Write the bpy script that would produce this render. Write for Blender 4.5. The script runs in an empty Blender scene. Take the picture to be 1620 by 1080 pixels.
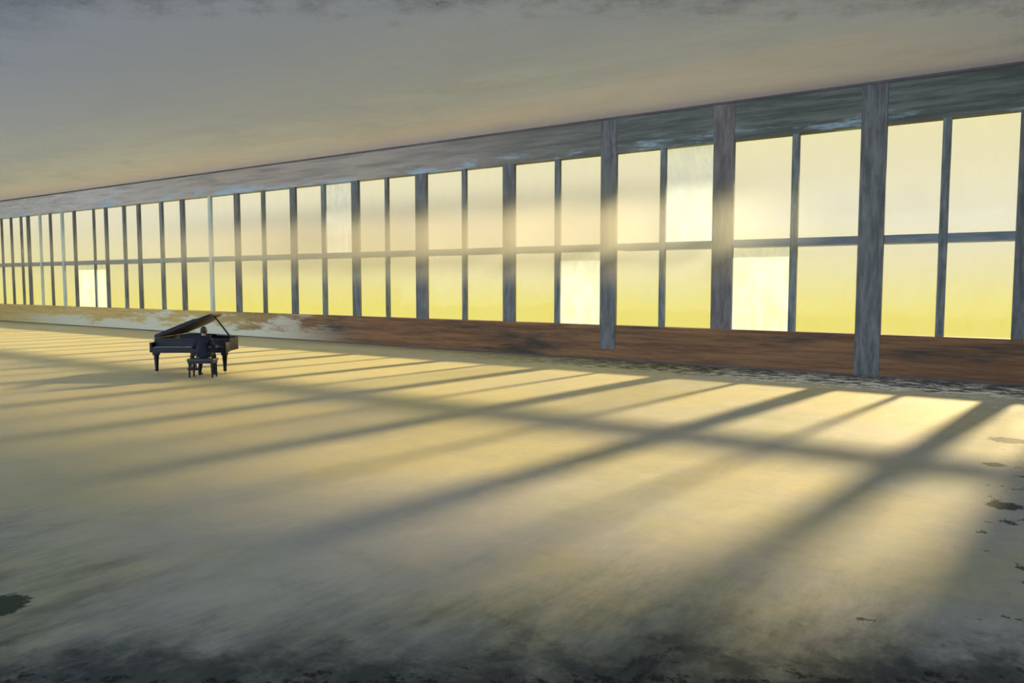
import bpy, bmesh, math, random
from mathutils import Vector, Matrix
random.seed(7)
R = math.radians
C = bpy.context.scene.collection
S = bpy.context.scene

# ------------------------------------------------------------------ camera
CAM_H = 2.4
cd = bpy.data.cameras.new('camera'); cam = bpy.data.objects.new('camera', cd); C.objects.link(cam)
cd.sensor_width = 36.0; cd.lens = 1250/1620*36
cam.location = (0, 0, CAM_H)
cam.rotation_euler = (R(90-4.255), 0, R(35.458))
cd.clip_end = 500
S.camera = cam

# ------------------------------------------------------------------ view
vs = S.view_settings
vs.view_transform = 'Standard'; vs.look = 'None'; vs.gamma = 1; vs.use_curve_mapping = False
vs.exposure = 0.0

# ------------------------------------------------------------------ sky
W = bpy.data.worlds.new('sky'); S.world = W; W.use_nodes = True
nt = W.node_tree; nt.nodes.clear()
def N(tree, kind, **kw):
    n = tree.nodes.new(kind)
    for k, v in kw.items(): setattr(n, k, v)
    return n
def ramp(tree, stops, interp='LINEAR'):
    n = tree.nodes.new('ShaderNodeValToRGB'); cr = n.color_ramp; cr.interpolation = interp
    while len(cr.elements) < len(stops): cr.elements.new(0.5)
    for e, (p, c) in zip(cr.elements, stops): e.position = p; e.color = (*c, 1)
    return n
tc = N(nt, 'ShaderNodeTexCoord'); sep = N(nt, 'ShaderNodeSeparateXYZ'); nt.links.new(tc.outputs['Generated'], sep.inputs[0])
ns = N(nt, 'ShaderNodeTexNoise'); ns.inputs['Scale'].default_value = 5; ns.inputs['Detail'].default_value = 3
nt.links.new(tc.outputs['Generated'], ns.inputs['Vector'])
ma = N(nt, 'ShaderNodeMath', operation='MULTIPLY_ADD'); ma.inputs[1].default_value = 0.05; nt.links.new(ns.outputs['Fac'], ma.inputs[0]); nt.links.new(sep.outputs['Z'], ma.inputs[2])
mr = N(nt, 'ShaderNodeMapRange'); mr.inputs['From Min'].default_value = -0.1; mr.inputs['From Max'].default_value = 0.4
nt.links.new(ma.outputs[0], mr.inputs['Value'])
# west glow: yellow low, hazy white at eye level, cream above
cr = ramp(nt, [(0.0, (0.86,0.74,0.20)), (0.19, (0.84,0.75,0.19)), (0.30, (0.80,0.74,0.42)), (0.40, (0.80,0.77,0.60)), (0.62, (0.86,0.80,0.48)), (1.0, (0.80,0.80,0.62))])
nt.links.new(mr.outputs[0], cr.inputs[0])
# unseen side away from the sun: blue-grey, brightened as added fill light
mr2 = N(nt, 'ShaderNodeMapRange'); mr2.inputs['From Min'].default_value = -0.25; mr2.inputs['From Max'].default_value = 0.15
nt.links.new(sep.outputs['Y'], mr2.inputs['Value'])
mx = N(nt, 'ShaderNodeMix', data_type='RGBA'); nt.links.new(mr2.outputs[0], mx.inputs['Factor'])
mx.inputs['A'].default_value = (8.2, 10.0, 12.8, 1); nt.links.new(cr.outputs[0], mx.inputs['B'])
bg = N(nt, 'ShaderNodeBackground'); bg.inputs['Strength'].default_value = 1.0
nt.links.new(mx.outputs['Result'], bg.inputs['Color'])
wo = N(nt, 'ShaderNodeOutputWorld'); nt.links.new(bg.outputs[0], wo.inputs['Surface'])

# ------------------------------------------------------------------ sun
SUN_AZ = R(5.0); SUN_TAN = 0.327
sd = bpy.data.lights.new('sun', 'SUN'); sun = bpy.data.objects.new('sun', sd); C.objects.link(sun)
sd.energy = 9.4; sd.color = (1.0, 0.80, 0.42); sd.angle = R(2.9)
dv = Vector((-math.sin(SUN_AZ), -math.cos(SUN_AZ), -SUN_TAN))
sun.rotation_euler = dv.to_track_quat('-Z', 'Y').to_euler()
sun.location = (4, 60, 25)

# ------------------------------------------------------------------ helpers
def tag(o, label=None, cat=None, group=None, kind=None):
    if label: o['label'] = label
    if cat: o['category'] = cat
    if group: o['group'] = group
    if kind: o['kind'] = kind
    return o
def empty(name, loc=(0,0,0), rz=0):
    o = bpy.data.objects.new(name, None); C.objects.link(o); o.location = loc; o.rotation_euler = (0,0,rz); o.empty_display_size = .2
    return o
class MB:
    def __init__(s): s.bm = bmesh.new()
    def box(s, x0, x1, y0, y1, z0, z1, bev=0, m=None):
        b = bmesh.new()
        r = bmesh.ops.create_cube(b, size=1)
        for v in b.verts: v.co = Vector(((x0+x1)/2 + v.co.x*(x1-x0), (y0+y1)/2 + v.co.y*(y1-y0), (z0+z1)/2 + v.co.z*(z1-z0)))
        if bev: bmesh.ops.bevel(b, geom=b.edges[:], offset=bev, segments=2, affect='EDGES', profile=0.5)
        if m: b.transform(m)
        s._join(b); return s
    def prism(s, pts, z0, z1, bev=0, m=None):
        b = bmesh.new()
        lo = [b.verts.new((x, y, z0)) for x, y in pts]; hi = [b.verts.new((x, y, z1)) for x, y in pts]
        n = len(pts)
        b.faces.new(lo[::-1]); b.faces.new(hi)
        for i in range(n): b.faces.new((lo[i], lo[(i+1) % n], hi[(i+1) % n], hi[i]))
        if bev:
            e = [e for e in b.edges if abs(e.verts[0].co.z-e.verts[1].co.z) < 1e-6]
            bmesh.ops.bevel(b, geom=e, offset=bev, segments=2, affect='EDGES', profile=0.5)
        if m: b.transform(m)
        bmesh.ops.recalc_face_normals(b, faces=b.faces[:])
        s._join(b); return s
    def lathe(s, prof, x=0, y=0, seg=20, m=None):
        b = bmesh.new(); rings = []
        for r, z in prof:
            rings.append([b.verts.new((x + r*math.cos(2*math.pi*k/seg), y + r*math.sin(2*math.pi*k/seg), z)) for k in range(seg)])
        for a, c in zip(rings, rings[1:]):
            for k in range(seg): b.faces.new((a[k], a[(k+1) % seg], c[(k+1) % seg], c[k]))
        b.faces.new(rings[0][::-1]); b.faces.new(rings[-1])
        if m: b.transform(m)
        bmesh.ops.recalc_face_normals(b, faces=b.faces[:])
        s._join(b); return s
    def rod(s, a, b_, r, r2=None, seg=12):
        a = Vector(a); b_ = Vector(b_); d = b_-a
        m = Matrix.Translation(a) @ d.to_track_quat('Z', 'Y').to_matrix().to_4x4()
        return s.lathe([(r, 0), (r if r2 is None else r2, d.length)], seg=seg, m=m)
    def _join(s, b):
        me = bpy.data.meshes.new('tmp'); b.to_mesh(me); b.free(); s.bm.from_mesh(me); bpy.data.meshes.remove(me)
    def build(s, name, mat, parent=None, smooth=False):
        me = bpy.data.meshes.new(name); s.bm.to_mesh(me); s.bm.free()
        if smooth:
            for p in me.polygons: p.use_smooth = True
        me.materials.append(mat)
        o = bpy.data.objects.new(name, me); C.objects.link(o); o.parent = parent
        return o
def autosmooth(o, ang=40):
    for p in o.data.polygons: p.use_smooth = True
    try: o.data.set_sharp_from_angle(angle=R(ang))
    except Exception: pass
    return o

# ------------------------------------------------------------------ materials
def mat(name):
    m = bpy.data.materials.new(name); m.use_nodes = True; t = m.node_tree; t.nodes.clear()
    out = N(t, 'ShaderNodeOutputMaterial'); return m, t, out
def coords(t, scale=(1,1,1), loc=(0,0,0)):
    g = N(t, 'ShaderNodeNewGeometry'); mp = N(t, 'ShaderNodeMapping')
    mp.inputs['Scale'].default_value = scale; mp.inputs['Location'].default_value = loc
    t.links.new(g.outputs['Position'], mp.inputs['Vector']); return mp.outputs[0]
def noise(t, vec, scale=1, detail=4, rough=0.55, dist=0):
    n = N(t, 'ShaderNodeTexNoise'); n.inputs['Scale'].default_value = scale; n.inputs['Detail'].default_value = detail
    n.inputs['Roughness'].default_value = rough; n.inputs['Distortion'].default_value = dist
    t.links.new(vec, n.inputs['Vector']); return n.outputs['Fac']
def mix(t, fac, a, b, blend='MIX'):
    n = N(t, 'ShaderNodeMix', data_type='RGBA', blend_type=blend)
    for s_, v in (('Factor', fac), ('A', a), ('B', b)):
        if isinstance(v, (int, float)): n.inputs[s_].default_value = v
        elif isinstance(v, tuple): n.inputs[s_].default_value = (*v, 1)
        else: t.links.new(v, n.inputs[s_])
    return n.outputs['Result']
def mrange(t, v, a, b, c=0, d=1, smooth=True):
    n = N(t, 'ShaderNodeMapRange'); n.interpolation_type = 'SMOOTHSTEP' if smooth else 'LINEAR'
    n.inputs['From Min'].default_value = a; n.inputs['From Max'].default_value = b; n.inputs['To Min'].default_value = c; n.inputs['To Max'].default_value = d
    t.links.new(v, n.inputs['Value']); return n.outputs[0]
def math_(t, op, a, b=None):
    n = N(t, 'ShaderNodeMath', operation=op)
    for i, v in enumerate((a, b)):
        if v is None: continue
        if isinstance(v, (int, float)): n.inputs[i].default_value = v
        else: t.links.new(v, n.inputs[i])
    return n.outputs[0]
def axes(t):
    g = N(t, 'ShaderNodeNewGeometry'); s_ = N(t, 'ShaderNodeSeparateXYZ'); t.links.new(g.outputs['Position'], s_.inputs[0])
    return s_.outputs['X'], s_.outputs['Y'], s_.outputs['Z']
def bsdf(t, out, col, rough=0.6, metal=0, spec=0.5, bump=None, bs=0.2, bd=0.02, coat=0):
    b = N(t, 'ShaderNodeBsdfPrincipled')
    if isinstance(col, tuple): b.inputs['Base Color'].default_value = (*col, 1)
    else: t.links.new(col, b.inputs['Base Color'])
    if isinstance(rough, (int, float)): b.inputs['Roughness'].default_value = rough
    else: t.links.new(rough, b.inputs['Roughness'])
    b.inputs['Metallic'].default_value = metal; b.inputs['Specular IOR Level'].default_value = spec
    b.inputs['Coat Weight'].default_value = coat
    if bump is not None:
        n = N(t, 'ShaderNodeBump'); n.inputs['Strength'].default_value = bs; n.inputs['Distance'].default_value = bd
        t.links.new(bump, n.inputs['Height']); t.links.new(n.outputs[0], b.inputs['Normal'])
    t.links.new(b.outputs[0], out.inputs['Surface']); return b

M = {}
# floor: worn, painted screed - cream, with green and ochre stains, flaking paint and painted-in dimming of the near floor
m, t, out = mat('floor_paint'); M['floor'] = m
X_, Y_, Z_ = axes(t)
v = coords(t)
BLOTS = [(-6.45,2.42,0.26), (-0.75,14.1,0.30), (-0.78,12.1,0.16), (-0.53,9.9,0.20)]
col = mix(t, mrange(t, noise(t, v, 0.22, 5), 0.35, 0.68), (0.52,0.49,0.42), (0.60,0.55,0.40))
col = mix(t, mrange(t, noise(t, coords(t, (1,1,1), (31,7,0)), 0.35, 6, 0.6), 0.50, 0.72, 0, 0.75), col, (0.42,0.44,0.24))
col = mix(t, mrange(t, noise(t, coords(t, (1,1,1), (3,57,0)), 0.28, 5), 0.40, 0.62, 0, 0.75), col, (0.64,0.54,0.24))
col = mix(t, mrange(t, noise(t, coords(t, (0.35,1,1), (9,2,4)), 2.4, 8, 0.7), 0.45, 0.75, 0, 0.35), col, (0.33,0.34,0.30))
pt = noise(t, coords(t, (1,1,1), (8,8,0)), 1.6, 10, 0.75, 0.6)
col = mix(t, mrange(t, pt, 0.3, 0.75, 0, 0.5), col, (0.36,0.37,0.35))
pt2 = noise(t, coords(t, (2.5,0.8,1), (1,8,0)), 1.3, 8, 0.7, 0.4)
col = mix(t, mrange(t, pt2, 0.5, 0.75, 0, 0.5), col, (0.68,0.60,0.50))
# ochre wear far down the hall
far = mrange(t, X_, -3, -13)
col = mix(t, math_(t, 'MULTIPLY', far, mrange(t, noise(t, v, 0.5, 5), 0.3, 0.6, 0.35, 0.9)), col, (0.63,0.55,0.29))
# dimness of the near floor painted in, with blotchy edges
grime = math_(t, 'ADD', mrange(t, math_(t, 'SUBTRACT', Y_, mrange(t, X_, -6, -1, 0, 3.2)), 6.0, 0.5), math_(t, 'MULTIPLY', math_(t, 'SUBTRACT', noise(t, coords(t, (1.3,0.45,1)), 1.6, 9, 0.72), 0.5), 1.6))  # grime: mask of the painted-in dimness
col = mix(t, mrange(t, grime, 0.25, 1.1, 0, 0.80), col, (0.07,0.085,0.075))
col = mix(t, mrange(t, grime, 1.02, 1.12, 0, 0.85), col, (0.012,0.016,0.014))
# vignette-like darkening painted in along the view's bottom edge, with ragged outline
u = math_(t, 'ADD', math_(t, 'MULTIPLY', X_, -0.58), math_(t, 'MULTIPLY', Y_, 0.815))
edge_dark = math_(t, 'ADD', mrange(t, u, 6.6, 4.5, smooth=False), math_(t, 'MULTIPLY', math_(t, 'SUBTRACT', noise(t, coords(t, (1,1,1), (17,3,0)), 1.7, 9, 0.72), 0.5), 1.5))
col = mix(t, mrange(t, edge_dark, 0.62, 1.0, 0, 0.8), col, (0.03,0.035,0.035))
tar2 = math_(t, 'ADD', mrange(t, u, 5.6, 4.5, smooth=False), math_(t, 'MULTIPLY', math_(t, 'SUBTRACT', noise(t, coords(t, (1,1,1), (7,33,0)), 5.0, 8, 0.75), 0.5), 1.6))  # tar2: blacker core of the painted-in edge darkening
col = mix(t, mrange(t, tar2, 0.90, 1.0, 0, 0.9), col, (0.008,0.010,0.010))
for bx_, by_, br_ in BLOTS:
    vd = N(t, 'ShaderNodeVectorMath', operation='DISTANCE'); t.links.new(v, vd.inputs[0]); vd.inputs[1].default_value = (bx_, by_, 0)
    q = math_(t, 'ADD', math_(t, 'DIVIDE', vd.outputs['Value'], br_), math_(t, 'MULTIPLY', noise(t, coords(t, (1,1,1), (bx_*3, by_*5, 0)), 2.2/br_, 7, 0.65), 1.6))
    col = mix(t, mrange(t, q, 1.75, 1.55, 0, 0.92), col, (0.018,0.035,0.016))
# flaking paint along the foot of the window wall
band = mrange(t, Y_, 18.6, 20.3)
wn = math_(t, 'ADD', noise(t, coords(t, (1,1.5,1), (4,4,4)), 2.8, 9, 0.75), math_(t, 'MULTIPLY', band, 0.16))
near = mrange(t, X_, -9, -5)
col = mix(t, math_(t, 'MULTIPLY', math_(t, 'MULTIPLY', near, mrange(t, Y_, 18.3, 19.2)), mrange(t, wn, 0.57, 0.61)), col, (0.92,0.86,0.82))
wn2 = math_(t, 'ADD', noise(t, coords(t, (1,1.6,1), (44,14,4)), 2.2, 9, 0.78), math_(t, 'MULTIPLY', band, 0.17))
col = mix(t, math_(t, 'MULTIPLY', math_(t, 'MULTIPLY', mrange(t, X_, -20, -8), mrange(t, Y_, 18.3, 19.2)), mrange(t, wn2, 0.63, 0.67, 0, 0.9)), col, (0.045,0.055,0.045))
# dark mossy blots by the right wall
bl = math_(t, 'ADD', noise(t, coords(t, (1.4,1,1), (2,81,0)), 1.5, 7, 0.7), mrange(t, X_, -1.3, -0.3, 0, 0.14))
col = mix(t, mrange(t, bl, 0.70, 0.735, 0, 0.9), col, (0.03,0.05,0.03))
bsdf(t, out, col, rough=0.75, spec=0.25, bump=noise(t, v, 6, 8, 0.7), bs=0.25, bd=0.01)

# ceiling plaster
m, t, out = mat('ceiling_plaster'); M['ceiling'] = m
X_, Y_, Z_ = axes(t)
v = coords(t, (0.35, 1, 1))
col = mix(t, mrange(t, noise(t, v, 0.5, 6), 0.35, 0.7), (0.68,0.74,0.87), (0.60,0.67,0.80))
col = mix(t, mrange(t, noise(t, coords(t, (0.3,1,1), (12,3,0)), 1.2, 7, 0.65), 0.5, 0.75, 0, 0.35), col, (0.42,0.46,0.50))
col = mix(t, mrange(t, noise(t, coords(t, (0.7,1,1), (2,3,0)), 0.45, 9, 0.7, 0.5), 0.45, 0.7, 0, 0.45), col, (0.42,0.47,0.54))
col = mix(t, mrange(t, math_(t, 'ADD', Y_, math_(t, 'MULTIPLY', noise(t, coords(t, (0.2,1,1), (0,9,0)), 0.5, 5), 8)), 14, 25), (0.48,0.56,0.76), col)  # light falloff painted in: blue-grey away from the windows, cream beside them
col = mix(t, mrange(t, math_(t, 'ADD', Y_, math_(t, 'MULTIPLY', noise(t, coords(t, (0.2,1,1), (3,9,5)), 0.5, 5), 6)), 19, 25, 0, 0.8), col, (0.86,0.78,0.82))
g2 = math_(t, 'ADD', math_(t, 'MAXIMUM', mrange(t, Y_, 11, 5.0), mrange(t, X_, -2.6, 0.6, 0, 1.1)), math_(t, 'MULTIPLY', math_(t, 'SUBTRACT', noise(t, coords(t, (1.1,0.6,1), (5,5,5)), 1.1, 9, 0.75), 0.5), 1.5))  # dark drips, plus the dim upper corner of the view painted in
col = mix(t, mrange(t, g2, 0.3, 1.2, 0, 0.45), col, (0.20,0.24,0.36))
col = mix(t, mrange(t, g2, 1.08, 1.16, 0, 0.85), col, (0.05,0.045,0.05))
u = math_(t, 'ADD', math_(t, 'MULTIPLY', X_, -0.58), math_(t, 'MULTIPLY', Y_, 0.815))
mo_ = math_(t, 'ADD', mrange(t, u, 18.0, 13.6, smooth=False), math_(t, 'MULTIPLY', math_(t, 'SUBTRACT', noise(t, coords(t, (1,1,1), (1,3,0)), 1.3, 9, 0.75), 0.5), 1.7))  # darkening along the view's top edge painted in, broken into spots
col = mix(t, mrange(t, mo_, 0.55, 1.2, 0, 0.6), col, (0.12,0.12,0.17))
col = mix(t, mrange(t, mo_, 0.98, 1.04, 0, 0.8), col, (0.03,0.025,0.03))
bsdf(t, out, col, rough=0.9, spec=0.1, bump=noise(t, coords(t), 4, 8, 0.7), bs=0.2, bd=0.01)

m, t, out = mat('wall_plaster'); M['wall'] = m
col = mix(t, mrange(t, noise(t, coords(t), 0.6, 6), 0.35, 0.7), (0.50,0.52,0.52), (0.40,0.43,0.42))
bsdf(t, out, col, rough=0.9, spec=0.1)

# header: streaky grey-green paint, distance haze painted in as a paler, browner far end
m, t, out = mat('header_paint'); M['header'] = m
X_, Y_, Z_ = axes(t)
st = noise(t, coords(t, (0.35, 1, 5)), 1.6, 8, 0.7)
col = mix(t, mrange(t, st, 0.35, 0.68), (0.055,0.060,0.050), (0.12,0.135,0.115))
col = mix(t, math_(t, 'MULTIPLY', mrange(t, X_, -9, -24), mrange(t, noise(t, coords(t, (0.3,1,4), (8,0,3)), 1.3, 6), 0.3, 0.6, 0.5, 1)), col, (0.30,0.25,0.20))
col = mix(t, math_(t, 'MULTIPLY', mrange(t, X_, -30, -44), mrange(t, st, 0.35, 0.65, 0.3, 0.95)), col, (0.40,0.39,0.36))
lowb = mrange(t, Z_, 6.85, 6.45)
col = mix(t, math_(t, 'MULTIPLY', lowb, mrange(t, noise(t, coords(t, (0.5,1,3.0), (1,0,7)), 1.0, 7, 0.6), 0.50, 0.62, 0, 0.9)), col, (0.25,0.34,0.38))
bsdf(t, out, col, rough=0.7, spec=0.25, bump=st, bs=0.3, bd=0.02)

# sill: brown timber-coloured paint with dark and ochre wear
m, t, out = mat('sill_paint'); M['sill'] = m
X_, Y_, Z_ = axes(t)
st = noise(t, coords(t, (0.3, 1, 6)), 1.5, 8, 0.7)
col = mix(t, mrange(t, st, 0.35, 0.66), (0.10,0.050,0.022), (0.23,0.115,0.045))
dk = noise(t, coords(t, (0.22,1,1.4), (3.0,0,2)), 1.1, 6, 0.6)
col = mix(t, mrange(t, dk, 0.50, 0.66, 0, 0.85), col, (0.025,0.028,0.022))
oc = mrange(t, X_, -24, -36)
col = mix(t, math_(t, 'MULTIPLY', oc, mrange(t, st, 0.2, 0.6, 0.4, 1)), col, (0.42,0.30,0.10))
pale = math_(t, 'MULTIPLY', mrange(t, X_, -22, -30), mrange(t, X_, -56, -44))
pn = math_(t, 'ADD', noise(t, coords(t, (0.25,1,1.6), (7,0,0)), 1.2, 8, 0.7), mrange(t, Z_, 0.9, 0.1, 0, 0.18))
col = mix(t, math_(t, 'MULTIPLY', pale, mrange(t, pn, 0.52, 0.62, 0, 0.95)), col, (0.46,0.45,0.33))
bsdf(t, out, col, rough=0.7, spec=0.25, bump=st, bs=0.3, bd=0.02)

def paint(name, c1, c2, rough=0.6, sc=(3,3,0.5), spec=0.3, metal=0):
    m, t, out = mat(name)
    st = noise(t, coords(t, sc), 2.0, 7, 0.7)
    col = mix(t, mrange(t, st, 0.35, 0.68), c1, c2)
    bsdf(t, out, col, rough=rough, spec=spec, metal=metal, bump=st, bs=0.15, bd=0.01)
    return m
M['column'] = paint('column_paint', (0.058,0.060,0.056), (0.135,0.142,0.135))
M['column_brown'] = paint('column_brown_paint', (0.07,0.058,0.050), (0.15,0.135,0.125))
M['mullion'] = paint('mullion_paint', (0.05,0.058,0.055), (0.16,0.185,0.175))
M['mullion_pale'] = paint('pale_mullion_paint', (0.30,0.36,0.33), (0.42,0.47,0.42))
M['transom'] = paint('transom_paint', (0.10,0.12,0.13), (0.17,0.20,0.21), sc=(0.4,3,3))
M['line'] = paint('dark_trim_shadow_paint', (0.05,0.045,0.045), (0.10,0.08,0.08), sc=(0.4,3,3))

def glass(name, dirt, tint, seed):
    m, t, out = mat(name)
    tr = N(t, 'ShaderNodeBsdfTransparent'); tr.inputs['Color'].default_value = (*tint, 1)
    gl = N(t, 'ShaderNodeBsdfGlossy'); gl.inputs['Roughness'].default_value = 0.05
    lw = N(t, 'ShaderNodeLayerWeight'); lw.inputs['Blend'].default_value = 0.5
    fr = math_(t, 'MULTIPLY_ADD', math_(t, 'POWER', lw.outputs['Facing'], 5.0), 0.10); fr.node.inputs[2].default_value = 0.003
    a = N(t, 'ShaderNodeMixShader'); t.links.new(fr, a.inputs[0]); t.links.new(tr.outputs[0], a.inputs[1]); t.links.new(gl.outputs[0], a.inputs[2])
    tl = N(t, 'ShaderNodeBsdfTranslucent'); tl.inputs['Color'].default_value = (0.62,0.76,1.0,1)
    b = N(t, 'ShaderNodeMixShader')
    f = mrange(t, noise(t, coords(t, (2,2,0.8), (seed,0,seed)), 1.4, 6, 0.65), 0.35, 0.65, dirt[0], dirt[1])
    t.links.new(f, b.inputs[0]); t.links.new(a.outputs[0], b.inputs[1]); t.links.new(tl.outputs[0], b.inputs[2])
    t.links.new(b.outputs[0], out.inputs['Surface'])
    return m
M['glass'] = glass('window_glass', (0.0, 0.01), (1.0,0.99,0.96), 1)
M['sun_dim_glass'] = glass('sun_dim_glass', (0.12, 0.28), (1,1,1), 9)
M['white_glass'] = glass('whitened_glass', (0.10, 0.20), (1,1,1), 4)

def lacquer(name, c, rough=0.62, coat=0.0):
    m, t, out = mat(name)
    col = mix(t, mrange(t, noise(t, coords(t), 3, 4), 0.3, 0.7), c, tuple(x*1.5 for x in c))
    bsdf(t, out, col, rough=rough, spec=0.25, coat=coat); return m
M['lacquer'] = lacquer('black_lacquer', (0.005,0.005,0.008))
M['lid_under'] = lacquer('lid_underside_lacquer', (0.035,0.045,0.085), 0.6, 0)
M['brass'] = paint('brass', (0.45,0.32,0.10), (0.55,0.40,0.15), rough=0.3, metal=1)
M['gold_plate'] = paint('bronzed_iron', (0.30,0.20,0.07), (0.40,0.27,0.10), rough=0.4, metal=0.8)
M['ivory'] = paint('key_covering', (0.55,0.52,0.45), (0.62,0.60,0.53), rough=0.3)
M['suit'] = paint('dark_suit_cloth', (0.012,0.014,0.020), (0.022,0.025,0.035), rough=0.9, sc=(8,8,8), spec=0.1)
M['skin'] = paint('skin', (0.30,0.19,0.14), (0.34,0.22,0.16), rough=0.6, sc=(4,4,4))
M['hair'] = paint('dark_hair', (0.012,0.011,0.012), (0.03,0.027,0.027), rough=0.7, sc=(30,30,8))
M['leather'] = paint('bench_leather', (0.02,0.018,0.018), (0.035,0.03,0.03), rough=0.5, sc=(8,8,8))

# ------------------------------------------------------------------ building
WY = 21.72; CEIL = 7.40; GT = 6.33; GB = 1.085; TZ = 3.49
XL, XR, YB = -60.0, 3.2, -20.0
def struct(name, mb, m, parent=None):
    o = mb.build(name, m, parent)
    if parent is None: o['kind'] = 'structure'
    return o
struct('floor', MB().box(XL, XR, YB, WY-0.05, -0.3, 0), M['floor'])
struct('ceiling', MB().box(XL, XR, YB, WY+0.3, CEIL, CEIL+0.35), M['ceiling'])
struct('wall_left', MB().box(XL-0.3, XL, YB, WY+0.3, -0.3, CEIL+0.35), M['wall'])
struct('wall_right', MB().box(XR, XR+0.3, YB, WY+0.3, -0.3, CEIL+0.35), M['wall'])
# the sill wall and the header beam of the window wall
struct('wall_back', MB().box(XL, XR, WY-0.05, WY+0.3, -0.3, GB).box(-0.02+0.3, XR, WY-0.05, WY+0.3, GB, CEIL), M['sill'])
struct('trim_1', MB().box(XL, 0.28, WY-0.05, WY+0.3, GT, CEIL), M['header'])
struct('trim_2', MB().box(XL, 0.28, WY-0.09, WY-0.05, CEIL-0.06, CEIL), M['line'])
struct('base_shadow_strip', MB().box(XL, XR, WY-0.065, WY-0.05, 0, 0.05), M['line'])  # dark strip standing in for the shadow gap at the wall's foot
# unseen roof slab added outside to cut sunlight off the near floor
struct('trim_3', MB().box(XL, XR, WY+0.3, WY+8.7, 8.0, 8.25).box(XL, XR, WY+0.0, WY+0.3, CEIL+0.35, 8.25), M['wall'])  # trim_3: the unseen slab added to cut the sun

cols = [(-0.90,.58),(-4.29,.62),(-8.17,.63),(-11.8,.58),(-15.57,.53),(-19.49,.60),(-22.91,.46),(-26.6,.42),(-30.41,.42),(-34.62,.40),
        (-38.44,.36),(-41.62,.34),(-44.98,.34),(-47.74,.30),(-50.48,.42),(-52.72,.30),(-55.6,.34),(-58.4,.34)]
mull = [(-2.67,.19),(-6.21,.20),(-10.01,.20),(-13.67,.22),(-17.51,.22),(-21.25,.20),(-24.77,.26),(-28.6,.24),(-32.45,.28),(-36.45,.30),
        (-39.87,.28),(-42.93,.18),(-46.41,.30),(-49.05,.26),(-51.46,.24),(-54.1,.22),(-57.0,.22)]
pale_m = {8, 12, 13}
white = {2: [(1,1)], 1: [(0,0)], 3: [(1,0)], 6: [(1,1)], 11: [(0,0),(1,0)]}   # bay -> (side: 0 left, 1 right; 0 lower, 1 upper)
collab = ['wide dark grey window column at the far right end of the glazing',
 'grey window column just left of the rightmost double window, widest in clear view',
 'brownish grey window column between the whitened upper pane and the whitened lower pane',
 'grey-blue window column right of the whitened lower pane nearest the middle of the hall',
 'grey window column fifth from the right end of the glazing',
 'blue-grey window column sixth from the right end of the glazing',
 'grey window column just right of the narrow whitened upper pane',
 'grey window column two columns right of the piano lid prop',
 'blue-grey window column rising just right of the open piano lid',
 'dark window column standing behind the left half of the piano lid',
 'narrow dark window column standing just left of the grand piano',
 'narrow dark window column just right of the two whitened lower panes at the far end']
for i, (x, w) in enumerate(cols):
    ww = w - 0.09*abs(x)/WY*0.75
    mm = M['column_brown'] if i == 2 else M['column']
    z0, z1 = {1: (0, CEIL), 2: (GB, CEIL), 3: (0.35, CEIL)}.get(i, (GB, GT))
    o = MB().box(-ww/2, ww/2, -0.065, 0.05, 0, z1-z0, bev=0.006).build('window_column', mm)
    o.location = (x, WY, z0)
    lab = collab[i] if i < len(collab) else 'thin pale grey window column crowded at the far left end of the hall'
    tag(o, lab, 'column', 'columns along the window wall')
edges = cols
for i in range(len(cols)-1):
    xr = cols[i][0] - 0.2; xl = cols[i+1][0] + 0.2
    xm, mw = mull[i]; mwid = max(.10, mw - 0.05*abs(xm)/WY)
    root = empty('window_%d' % (i+1), (xm, WY, GB)); root['kind'] = 'structure'
    mb = MB().box(-mwid/2, mwid/2, -0.04, 0.08, 0, GT-GB, bev=0.004)
    mb.build('mullion', M['mullion_pale'] if i in pale_m else M['mullion'], root)
    for (a, b) in ((xl, xm-mwid/2), (xm+mwid/2, xr)):
        MB().box(a-xm, b-xm, -0.03, 0.07, TZ-0.10-GB, TZ+0.10-GB).build('transom', M['transom'], root)
    # hidden shelf added outside the transom to thicken its floor shadow
    MB().box(xl-xm, xr-xm, 0.07, 0.92, TZ-0.10-GB, TZ-0.06-GB).build('ledge', M['transom'], root)  # ledge: hidden shelf added for its shadow
    for side, (a, b) in enumerate(((xl, xm-mwid/2), (xm+mwid/2, xr))):
        for up, (z0, z1) in enumerate(((GB, TZ-0.10), (TZ+0.10, GT))):
            wg = (side, up) in white.get(i, [])
            o = MB().box(a-xm, b-xm, 0.02, 0.03, z0-GB, z1-GB).build('pane', M['white_glass'] if wg else M['glass'], root)
            if wg: o['label'] = 'whitened pane'
# unseen narrow end window, its glass clouded to dim sun on the floor
root = empty('window_%d' % len(cols), (-0.15, WY, GB)); root['kind'] = 'structure'  # unseen end window, added to dim the sun
for z0, z1 in ((0, TZ-0.1-GB), (TZ+0.1-GB, GT-GB)): MB().box(-0.5, 0.43, 0.02, 0.03, z0, z1).build('pane', M['sun_dim_glass'], root)
MB().box(-0.5, 0.43, -0.03, 0.07, TZ-0.1-GB, TZ+0.1-GB).build('transom', M['transom'], root)
MB().box(-0.5, 0.43, 0.07, 0.92, TZ-0.10-GB, TZ-0.06-GB).build('ledge', M['transom'], root)  # same outside shelf, added for its shadow

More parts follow.
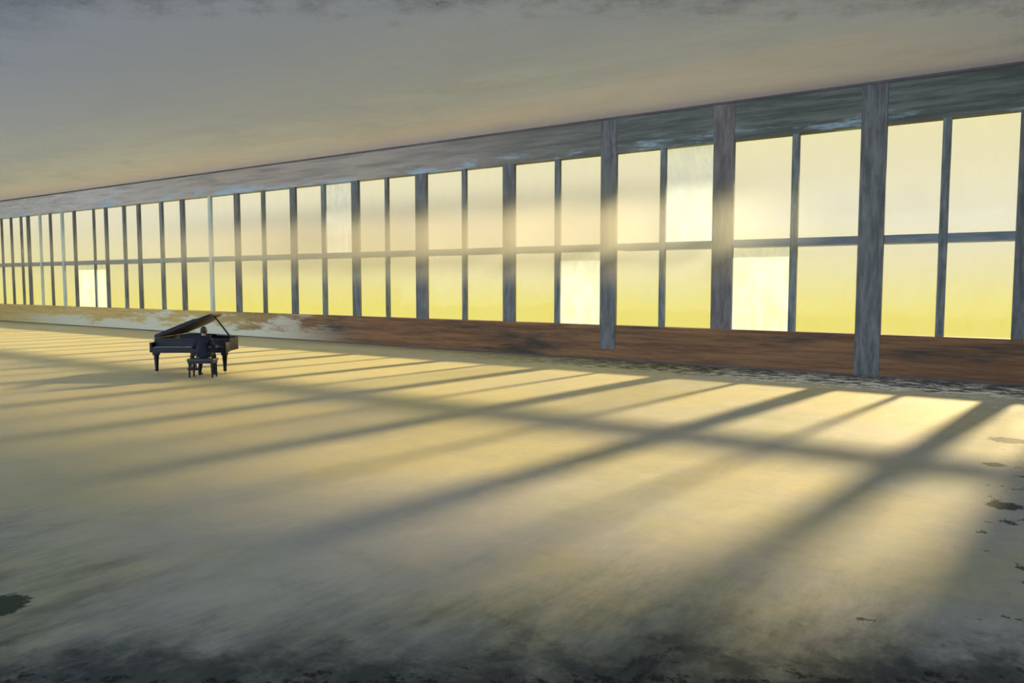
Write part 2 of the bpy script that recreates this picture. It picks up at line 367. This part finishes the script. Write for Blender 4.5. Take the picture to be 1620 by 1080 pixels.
# ------------------------------------------------------------------ piano
PR = Vector((-18.02, 12.42, 0))          # floor point under the front right corner
away = Vector((PR.x, PR.y, 0)).normalized(); left = Vector((-away.y, away.x, 0))
PHI = R(-20); PW = 2.0; PL = 2.30
ax_y = away*math.cos(PHI) + left*math.sin(PHI)     # towards the tail
ax_x = -(left*math.cos(PHI) - away*math.sin(PHI))  # towards the treble
rz = math.atan2(ax_x.y, ax_x.x)
origin = PR - ax_x*PW/2
piano = empty('grand_piano', origin, rz)
tag(piano, 'black grand piano with its lid propped open on the sunlit floor', 'piano')
hw = PW/2
def bez(p0, p1, p2, p3, n):
    r = []
    for k in range(n+1):
        u = k/n; r.append(tuple((1-u)**3*a + 3*(1-u)**2*u*b + 3*(1-u)*u*u*c + u**3*d for a, b, c, d in zip(p0, p1, p2, p3)))
    return r
def outline(y0, off=0.0):
    o = [(-hw-off, y0), (hw+off, y0)]
    o += bez((hw+off, 0.85), (hw+off, 1.45), (0.22+off, 1.30), (0.12+off, 1.85), 14)
    o += bez((0.12+off, 1.85), (0.06+off, 2.25+off), (-hw*0.45, PL+off), (-hw*0.75, PL+off), 8)[1:]
    o += bez((-hw*0.75, PL+off), (-hw-off, PL+off), (-hw-off, PL-0.1), (-hw-off, PL-0.35), 6)[1:]
    return o
RB, RT = 0.60, 0.93
def rim():
    mb = MB(); bm = mb.bm
    outer = outline(0.30); inner = []
    cx = -0.15; cyy = 1.2
    n = len(outer)
    # inset polygon
    for k in range(n):
        a = Vector(outer[k-1]); b = Vector(outer[k]); c = Vector(outer[(k+1) % n])
        d1 = (b-a).normalized(); d2 = (c-b).normalized(); nn = Vector((-(d1.y+d2.y), d1.x+d2.x)).normalized()
        inner.append(tuple(b + nn*0.045/max(.5, abs(nn.dot(Vector((-d1.y, d1.x)))))))
    vo = [[bm.verts.new((x, y, z)) for x, y in outer] for z in (RB, RT)]; vi = [[bm.verts.new((x, y, z)) for x, y in inner] for z in (RB, RT)]
    for k in range(n):
        j = (k+1) % n
        bm.faces.new((vo[0][k], vo[0][j], vo[1][j], vo[1][k])); bm.faces.new((vi[0][j], vi[0][k], vi[1][k], vi[1][j]))
        bm.faces.new((vo[1][k], vo[1][j], vi[1][j], vi[1][k])); bm.faces.new((vo[0][j], vo[0][k], vi[0][k], vi[0][j]))
    # cheeks beside the keys
    for s_ in (-1, 1): mb.box(min(s_*hw, s_*(hw-0.06)), max(s_*hw, s_*(hw-0.06)), 0.0, 0.32, RB-0.02, RT-0.09, bev=0.01)
    return mb
autosmooth(rim().build('rim', M['lacquer'], piano))
sb = MB().prism([(x*0.97-0.005, 0.33+(y-0.3)*0.98) for x, y in outline(0.30)], 0.70, 0.72).build('soundboard', M['gold_plate'], piano)
MB().prism([(x*0.9, 0.5+(y-0.3)*0.9) for x, y in outline(0.30)], 0.78, 0.81, bev=.005).build('string_frame', M['gold_plate'], piano)
MB().box(-hw+0.06, hw-0.06, 0.0, 0.34, RB-0.03, RB+0.06, bev=0.008).build('keybed', M['lacquer'], piano)
MB().box(-hw+0.06, hw-0.06, -0.01, 0.02, RB+0.02, RB+0.12, bev=0.004).build('key_slip', M['lacquer'], piano)
kb = MB()
nk = 52; kw = (PW-0.24)/nk; k0 = -(PW-0.24)/2
for k in range(nk): kb.box(k0+k*kw+0.0006, k0+(k+1)*kw-0.0006, 0.02, 0.17, RB+0.06, RB+0.125)
kb.build('keyboard', M['ivory'], piano)
bkb = MB()
for k in range(nk-1):
    if k % 7 in (0, 2, 3, 5, 6): bkb.box(k0+(k+1)*kw-0.006, k0+(k+1)*kw+0.006, 0.07, 0.17, RB+0.12, RB+0.137)
bkb.build('black_keys', M['lacquer'], piano)
MB().box(-hw+0.06, hw-0.06, 0.17, 0.20, RB+0.06, RT-0.06, bev=0.006).build('fallboard', M['lacquer'], piano)
md = Matrix.Translation((0, 0.50, RT-0.06)) @ Matrix.Rotation(R(-22), 4, 'X')
MB().box(-0.42, 0.42, -0.01, 0.01, 0, 0.16, bev=0.004, m=md).build('music_desk', M['lacquer'], piano)
# lid: hinged on the spine, front flap folded back on top
AL = R(22)
lm = Matrix.Translation((-hw, 0, RT+0.005)) @ Matrix.Rotation(-AL, 4, 'Y') @ Matrix.Translation((hw, 0, 0))
lid_out = [(-hw-0.015, 0.36), (hw-0.78, 0.36)] + bez((hw-0.78, 0.36), (hw-0.44, 0.38), (hw-0.36, 0.60), (hw-0.40, 0.95), 8)[1:] + [(x, y) for x, y in outline(0.36, 0.015) if y > 0.36 and x < hw-0.42]
lid = autosmooth(MB().prism(lid_out, 0.012, 0.055, bev=0.006, m=lm).build('lid', M['lacquer'], piano), 30)
MB().prism([(x*0.985, 0.375+(y-0.36)*0.985) for x, y in lid_out], 0.002, 0.012, m=lm).build('lid_lining', M['lid_under'], lid)
MB().box(-hw-0.01, hw-0.85, 0.39, 0.70, 0.056, 0.090, bev=0.006, m=lm).build('lid_flap', M['lacquer'], piano)
for y in (0.75, 1.4, 1.85): MB().rod((-hw-0.012, y-0.05, RT+0.01), (-hw-0.012, y+0.05, RT+0.01), 0.010).build('hinge', M['brass'], lid)
top = lm @ Vector((hw-0.46, 0.75, 0.0))
MB().rod((hw-0.10, 0.75, RT-0.05), top, 0.026, 0.020).build('lid_prop', M['lacquer'], piano, smooth=False)
# legs
def leg(x, y):
    mb = MB().box(x-0.075, x+0.075, y-0.075, y+0.075, 0.50, RB+0.005, bev=0.012)
    mb.lathe([(0.07, 0.50), (0.062, 0.46), (0.066, 0.44), (0.058, 0.40), (0.040, 0.13), (0.052, 0.11), (0.040, 0.09), (0.030, 0.075)], x, y)
    l = autosmooth(mb.build('leg', M['lacquer'], piano))
    c = MB().lathe([(0.020, 0.05), (0.022, 0.09)], x, y)
    c.rod((x-0.014, y, 0.035), (x+0.014, y, 0.035), 0.035, seg=20)
    c.build('caster', M['brass'], l)
leg(-hw+0.10, 0.17); leg(hw-0.10, 0.17); leg(-hw+0.32, PL-0.32)
# pedal lyre
ly = MB().box(-0.06, 0.06, 0.34, 0.40, 0.46, RB+0.02, bev=0.005)
for s_ in (-1, 1): ly.rod((s_*0.055, 0.37, 0.12), (s_*0.085, 0.37, 0.48), 0.014)
ly.box(-0.16, 0.16, 0.31, 0.43, 0.075, 0.13, bev=0.01).rod((0, 0.42, 0.12), (0, 0.75, RB), 0.008)
lyo = ly.build('pedal_lyre', M['lacquer'], piano)
for x in (-0.08, 0, 0.08): MB().box(x-0.016, x+0.016, 0.19, 0.33, 0.07, 0.082, bev=0.004).build('pedal', M['brass'], lyo)
# braces under the body
MB().box(-hw+0.08, hw-0.08, 0.36, 0.46, RB, RB+0.08).box(-hw+0.1, -0.1, 1.0, 1.1, RB, RB+0.08).build('underframe', M['lacquer'], piano)

# ------------------------------------------------------------------ bench
BX = 0.60; BYc = -0.55
bpos = origin + ax_x*BX + ax_y*BYc
bench = empty('piano_bench', bpos, rz)
tag(bench, 'dark padded piano bench under the seated pianist', 'bench')
autosmooth(MB().box(-0.34, 0.34, -0.19, 0.19, 0.42, 0.48, bev=0.02).build('seat', M['leather'], bench))
MB().box(-0.32, 0.32, -0.17, 0.17, 0.36, 0.42, bev=0.006).build('seat_frame', M['lacquer'], bench)
for sx in (-1, 1):
    for sy in (-1, 1):
        mb = MB().rod((sx*0.29, sy*0.14, 0), (sx*0.28, sy*0.135, 0.37), 0.020, 0.032, seg=8)
        mb.build('leg', M['lacquer'], bench)

# ------------------------------------------------------------------ pianist (skin chain figure, local frame of the bench; +y faces the keys)
man = empty('person', bpos, rz)
tag(man, 'person in dark clothes seated playing the piano, back to the viewer', 'person')
def skin(name, pts, eds, mtl, parent, root=0, sub=2):
    me = bpy.data.meshes.new(name); me.from_pydata([p[:3] for p in pts], eds, [])
    o = bpy.data.objects.new(name, me); C.objects.link(o)
    o.modifiers.new('skin', 'SKIN')
    sv = me.skin_vertices[0].data if me.skin_vertices else None
    if sv is None:
        bm = bmesh.new(); bm.from_mesh(me); bm.verts.layers.skin.verify(); bm.to_mesh(me); bm.free(); sv = me.skin_vertices[0].data
    for i, p in enumerate(pts):
        r = p[3]; sv[i].radius = r if isinstance(r, tuple) else (r, r)
        sv[i].use_root = (i == root)
    s_ = o.modifiers.new('sub', 'SUBSURF'); s_.levels = sub; s_.render_levels = sub
    me.materials.append(mtl); 
    dg = bpy.context.evaluated_depsgraph_get(); dg.update()
    ev = o.evaluated_get(dg); nm = bpy.data.meshes.new_from_object(ev)
    for p in nm.polygons: p.use_smooth = True
    bpy.data.objects.remove(o)
    q = bpy.data.objects.new(name, nm); C.objects.link(q); q.parent = parent
    if not nm.materials: nm.materials.append(mtl)
    return q
# body (trousers + jacket read as one dark cloth surface)
P = [(0,-0.02,0.615,(.19,.15)),(0,0.00,0.74,(.15,.12)),(0,0.03,0.82,(.17,.125)),(0,0.06,0.95,(.175,.115)),(0,0.075,1.01,(.12,.085)),(0,0.09,1.055,.058),
     # right arm 6..9, left arm 10..13
     (.17,0.06,0.96,.070),(.26,0.10,0.74,.052),(.22,0.34,0.735,.040),(.20,0.42,0.745,.030),
     (-.17,0.06,0.96,.070),(-.27,0.08,0.74,.052),(-.26,0.33,0.735,.040),(-.25,0.41,0.745,.030),
     # right leg 14..18, left leg 19..23
     (.10,0.06,0.575,.095),(.13,0.42,0.545,.065),(.11,0.46,0.30,.056),(.10,0.475,0.045,.042),
     (-.10,0.06,0.575,.095),(-.17,0.40,0.545,.065),(-.20,0.36,0.30,.056),(-.22,0.335,0.045,.042)]
E_ = [(0,1),(1,2),(2,3),(3,4),(4,5),(3,6),(6,7),(7,8),(8,9),(3,10),(10,11),(11,12),(12,13),(0,14),(14,15),(15,16),(16,17),(0,18),(18,19),(19,20),(20,21)]
skin('body', P, E_, M['suit'], man)
# shoes
for s_, fx, fy in ((1, .10, .48), (-1, -.22, .34)):
    skin('shoe', [(fx, fy-0.03, 0.05, (.042,.045)), (fx+s_*0.005, fy+0.08, 0.042, (.045,.035)), (fx+s_*0.01, fy+0.19, 0.030, (.040,.024))], [(0,1),(1,2)], M['lacquer'], man)
# head
hc = Vector((0, 0.125, 1.165))
hb = bmesh.new(); bmesh.ops.create_uvsphere(hb, u_segments=28, v_segments=20, radius=1)
for v_ in hb.verts:
    x, y, z = v_.co
    w_ = 0.078*(1 - 0.22*max(0, -z)**1.3); d_ = 0.098*(1 - 0.10*max(0, -z))
    v_.co = Vector((x*w_, y*d_ + (0.012 if z < -0.2 and y > 0 else 0), z*0.118))
    if y > 0.85 and abs(x) < 0.25: v_.co.y += 0.020*max(0, 1-abs(z+0.15)*3.2)     # nose
    if y > 0.6 and 0.18 < abs(x) < 0.5 and 0 < z < 0.25: v_.co.y -= 0.008          # eye sockets
head_m = Matrix.Translation(hc) @ Matrix.Rotation(R(14), 4, 'Z') @ Matrix.Rotation(R(-16), 4, 'X')
hb.transform(head_m)
me = bpy.data.meshes.new('head'); hb.to_mesh(me); hb.free(); me.materials.append(M['skin'])
for p in me.polygons: p.use_smooth = True
head = bpy.data.objects.new('head', me); C.objects.link(head); head.parent = man
skin('neck', [(0, 0.085, 1.02, .052), (0, 0.105, 1.09, .050), (0, 0.115, 1.13, .048)], [(0,1),(1,2)], M['skin'], head)
for s_ in (-1, 1):
    eb = MB().lathe([(0.006, -0.024), (0.016, -0.016), (0.020, 0.004), (0.016, 0.022), (0.005, 0.03)], seg=10, m=head_m @ Matrix.Translation((s_*0.076, 0.0, -0.005)) @ Matrix.Scale(0.5, 4, (1,0,0)))
    eb.build('ear', M['skin'], head, smooth=True)
    MB().lathe([(0.003, -0.009), (0.011, 0), (0.003, 0.009)], seg=10, m=head_m @ Matrix.Translation((s_*0.030, 0.088, 0.014))).build('eye', M['lacquer'], head, smooth=True)
MB().box(-0.022, 0.022, 0.088, 0.099, -0.058, -0.048, bev=0.004, m=head_m).build('mouth', M['skin'], head)
hb = bmesh.new(); bmesh.ops.create_uvsphere(hb, u_segments=28, v_segments=20, radius=1)
bmesh.ops.delete(hb, geom=[v_ for v_ in hb.verts if (v_.co.y > 0.15 and v_.co.z < 0.42) or v_.co.z < -0.62], context='VERTS')
for v_ in hb.verts:
    x, y, z = v_.co; v_.co = Vector((x*0.086*(1 - 0.15*max(0,-z)), y*0.106, z*0.127)) + Vector((random.uniform(-1,1), random.uniform(-1,1), random.uniform(-1,1)))*0.0025
hb.transform(head_m)
me = bpy.data.meshes.new('hair'); hb.to_mesh(me); hb.free(); me.materials.append(M['hair'])
for p in me.polygons: p.use_smooth = True
hair = bpy.data.objects.new('hair', me); C.objects.link(hair); hair.parent = man
sm = hair.modifiers.new('solid', 'SOLIDIFY'); sm.thickness = 0.008
# hands: palm and five separate bent fingers, resting on the keys (key top z = RB+0.125)
for s_, wx, wy in ((1, .20, .42), (-1, -.25, .41)):
    KZ = RB+0.125
    pts = [(wx, wy, 0.752, .026), (wx, wy+0.045, 0.757, (.038,.015)), (wx, wy+0.085, 0.757, (.040,.013))]; eds = [(0,1),(1,2)]
    hand = skin('hand', pts, eds, M['skin'], man, sub=2)
    for k, (dx, L_) in enumerate(((-.030,.062),(-.010,.074),(.011,.070),(.031,.055))):
        fx = wx + dx*s_*-1; y0 = wy+0.085
        fp = [(fx, y0-0.01, 0.757, .009), (fx+dx*0.12, y0+L_*0.42, 0.768, .009), (fx+dx*0.18, y0+L_*0.80, 0.752, .008), (fx+dx*0.2, y0+L_, 0.735, .007)]
        skin('finger', fp, [(0,1),(1,2),(2,3)], M['skin'], hand, sub=1)
    tx = wx - s_*0.030
    skin('thumb', [(tx, wy+0.025, 0.750, .012), (tx-s_*0.028, wy+0.055, 0.745, .010), (tx-s_*0.034, wy+0.085, 0.736, .008)], [(0,1),(1,2)], M['skin'], hand, sub=1)

# ------------------------------------------------------------------ thin haze volume added to imitate the windows' glow over the columns
m, t, out = mat('mist'); M['mist'] = m  # mist: added haze imitating the windows' glow
X_, Y_, Z_ = axes(t)
d = math_(t, 'MULTIPLY', mrange(t, Z_, 2.1, 3.9), mrange(t, Z_, 5.7, 3.9))
d = math_(t, 'MULTIPLY', d, mrange(t, X_, -4.5, -12))
d = math_(t, 'MULTIPLY', d, mrange(t, X_, -36, -20, 0.1, 1))
d = math_(t, 'MULTIPLY', d, mrange(t, Y_, 17.6, 20.0))
d = math_(t, 'MULTIPLY', d, 0.31)
vp = N(t, 'ShaderNodeVolumeScatter'); vp.inputs['Color'].default_value = (0.86, 0.94, 1.0, 1); vp.inputs['Anisotropy'].default_value = 0.5
t.links.new(d, vp.inputs['Density']); t.links.new(vp.outputs[0], out.inputs['Volume'])
mo = MB().box(-58, -4.5, 17.6, WY-0.11, 2.1, 5.7).build('mist', m)  # added glow haze volume
tag(mo, 'thin pale haze added for the glow along the middle height of the windows', 'mist', kind='stuff')
